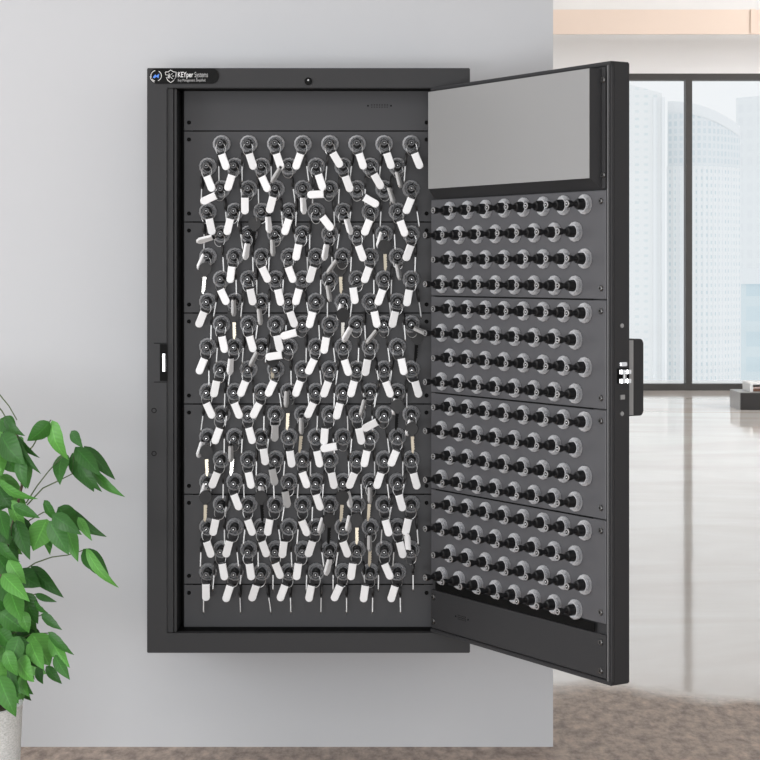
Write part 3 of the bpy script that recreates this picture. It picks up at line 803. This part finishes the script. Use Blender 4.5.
# ------------------------------------------------------------------ plant
PYc = -.36
sP = (CAMD+PYc)/F
pc = Vector(((-31-380)*sP, PYc, 0))
plant = empty('potted_plant', pc); tag(plant, 'leafy green plant in a white woven pot standing left of the cabinet', 'potted plant')
zr = EYE + (270-704)*sP
bm = B(); disc_lathe(bm, [(.080, 0), (.086, .004), (.095, zr-.006), (.0955, zr), (.090, zr), (.088, zr-.02)], 40, 'Z')
obj('pot', bm, M['pot'], plant)
bm = B(); disc_lathe(bm, [(.0885, zr-.03), (.086, zr-.014)], 32, 'Z'); obj('soil', bm, M['soil'], plant)
def pp(px, py, dY=0):
    return at(px, py, PYc+dY) - pc
bm = B()
tube(bm, [pp(-28, 712), pp(-14, 650), pp(-2, 600), pp(4, 557), pp(15, 517), pp(22, 485), pp(21, 452), pp(14, 425)], .0045, 8, taper=.4)
tube(bm, [pp(-34, 712), pp(-40, 640, .02), pp(-36, 560, .03), pp(-20, 480, .02), pp(-12, 440)], .005, 8, taper=.4)
tube(bm, [pp(-31, 712), pp(-60, 640, -.03), pp(-75, 560, -.03), pp(-70, 480, -.04)], .005, 8, taper=.4)
obj('trunk', bm, M['bark'], plant)
bm = B()
tw = [[(26, 503), (37, 486), (48, 472), (64, 454)], [(27, 505), (43, 488), (58, 481), (72, 474), (74, 455)], [(22, 458), (33, 446), (42, 430), (51, 420)],
      [(-14, 385), (0, 395), (9, 406), (17, 420)], [(-8, 400), (2, 411), (6, 418)], [(12, 540), (30, 520), (44, 512), (52, 514)], [(2, 580), (20, 573), (35, 563), (52, 557), (68, 555), (84, 550)],
      [(0, 600), (16, 600), (28, 596), (36, 594)], [(-6, 640), (16, 632), (34, 618), (44, 614)], [(-10, 650), (12, 642), (32, 634), (48, 633)], [(-18, 680), (10, 668), (34, 660), (54, 655)],
      [(-10, 470), (-4, 445), (4, 432)], [(-20, 700), (-6, 690), (4, 680)]]
for t in tw: tube(bm, [pp(x, y, .01*math.sin(i)) for i, (x, y) in enumerate(t)], .0014, 5, taper=.7)
obj('twigs', bm, M['twig'], plant)
leaves = [(49.6,421.6,27,441,13),(52,420,68.5,460,13),(71,431,83,448,8),(64,453,60,485,13),(72,453,94,492,16),(78,462,102,492,10),(75,447,101,476,12),(84,446,115.5,480,10),(92,470,125,497,8),
 (1,434,25,464,20),(8,431,41,474,8),(12,432,40,458,6),(4,417,25,436,9),(0,419,17,432,14),(-5,445,2,476,16),(20,455,26,489,11),(24,457,28,489,12),(-2,480,38,499,8),(0,474,27,508,14),(-3,485,13,510,14),(13,505,40,518,9),
 (47,519,33,551,21),(49,521,69,555,15),(66,526,78,562,12),(58,507,80,526,16),(52,515,82,535,12),(62,506,107,537,11),(78,517,92,541,7),(48,525,50,555,9),(22,516,16,551,15),(-4,523,10,545,14),(-2,540,20,562,9),
 (84,551,103,578,8),(83,549,109,575,13),(86,548,119,588,8),(17,571,41,587,15),(31,566,64,598,11),(35,594,57,602,5),(-3,578,24,610,14),(2,574,30,602,12),(26,592,38,624,14),(41,614,62,630,8),(32,600,48,613,6),(22,611,29,633,10),
 (48,632,74,655,8),(50,637,70,668,11),(32,633,50,666,21),(55,655,70,680,9),(46,666,62,684,8),(19,636,4,668,14),(20,636,29,668,12),(18,657,34,682,16),(37,665,43,684,10),(22,673,30,697,11),(-2,675,16,717,16),(8,667,21,694,10),(-5,662,6,685,12),(0,612,28,632,16),(-2,630,16,650,14),(-8,585,4,604,12),
 (16,520,30,560,13),(38,520,52,548,10),(10,500,26,530,12),(0,510,8,540,12),(10,590,22,622,14),(16,640,40,668,14),(6,650,18,676,12),(30,640,44,670,12),(-4,555,14,580,12),(8,560,26,584,12),(44,500,60,522,8)]
r2 = random.Random(3)
for i in range(230):
    if i < 130:
        x = r2.uniform(-34, 24); y = r2.uniform(425, 690) if i % 2 else r2.uniform(580, 680)
        if 530 < y < 575 and x > 8: continue
    else: x = r2.uniform(-150, -12); y = r2.uniform(395, 690)
    a = R(r2.uniform(-60, 60)); l = r2.uniform(24, 38)
    leaves.append((x, y, x+l*math.sin(a), y+l*math.cos(a), r2.uniform(10, 17)))
bm = B(); uvl = bm.loops.layers.uv.verify()
NL, NW = 10, 4
for i, (bx, by, tx, ty, wd) in enumerate(leaves):
    filler = i >= 71
    y0 = r2.uniform(-.10, .04) if not filler else r2.uniform(.02, .16)
    if i >= 201: y0 = r2.uniform(-.15, .15)
    P0 = pp(bx, by, y0); P1 = pp(tx, ty, y0 + r2.uniform(-.05, .01))
    d = P1-P0; ln = d.length; dn = d.normalized()
    sidev = dn.cross(Vector((0, 1, 0))).normalized()
    tilt = r2.uniform(-.5, .5); nrm = dn.cross(sidev).normalized()
    sv = (sidev*math.cos(tilt) + nrm*math.sin(tilt)).normalized(); nn = dn.cross(sv).normalized()
    if nn.y > 0: nn = -nn
    W = wd*sP/2/max(.75, math.cos(tilt))
    arch = ln*r2.uniform(.04, .14); sag = ln*r2.uniform(-.03, .10)*(1 if tx > bx else -1)
    grid = []
    for a in range(NL+1):
        t = a/NL
        prof = (math.sin(math.pi*t**.78)**.85)*(1-.35*t)*1.12 if 0 < t < 1 else 0
        c = P0 + d*t + nn*arch*math.sin(math.pi*t) + sidev*(-sag)*math.sin(math.pi*t)*.6
        row = []
        for b in range(-NW//2, NW//2+1):
            u = b/(NW/2)
            row.append((bm.verts.new(c + sv*(u*W*prof*1.36) + nn*(-abs(u)*W*prof*.25 + .0006*math.sin(t*40+b))), u, t))
        grid.append(row)
    for a in range(NL):
        for b in range(NW):
            q = (grid[a][b], grid[a][b+1], grid[a+1][b+1], grid[a+1][b])
            f = bm.faces.new([z[0] for z in q])
            for lp, z in zip(f.loops, q): lp[uvl].uv = (z[1], z[2])
me = bpy.data.meshes.new('foliage'); bm.to_mesh(me); bm.free(); me.materials.append(M['leaf'])
me.polygons.foreach_set('use_smooth', [True]*len(me.polygons))
link('foliage', me, plant)
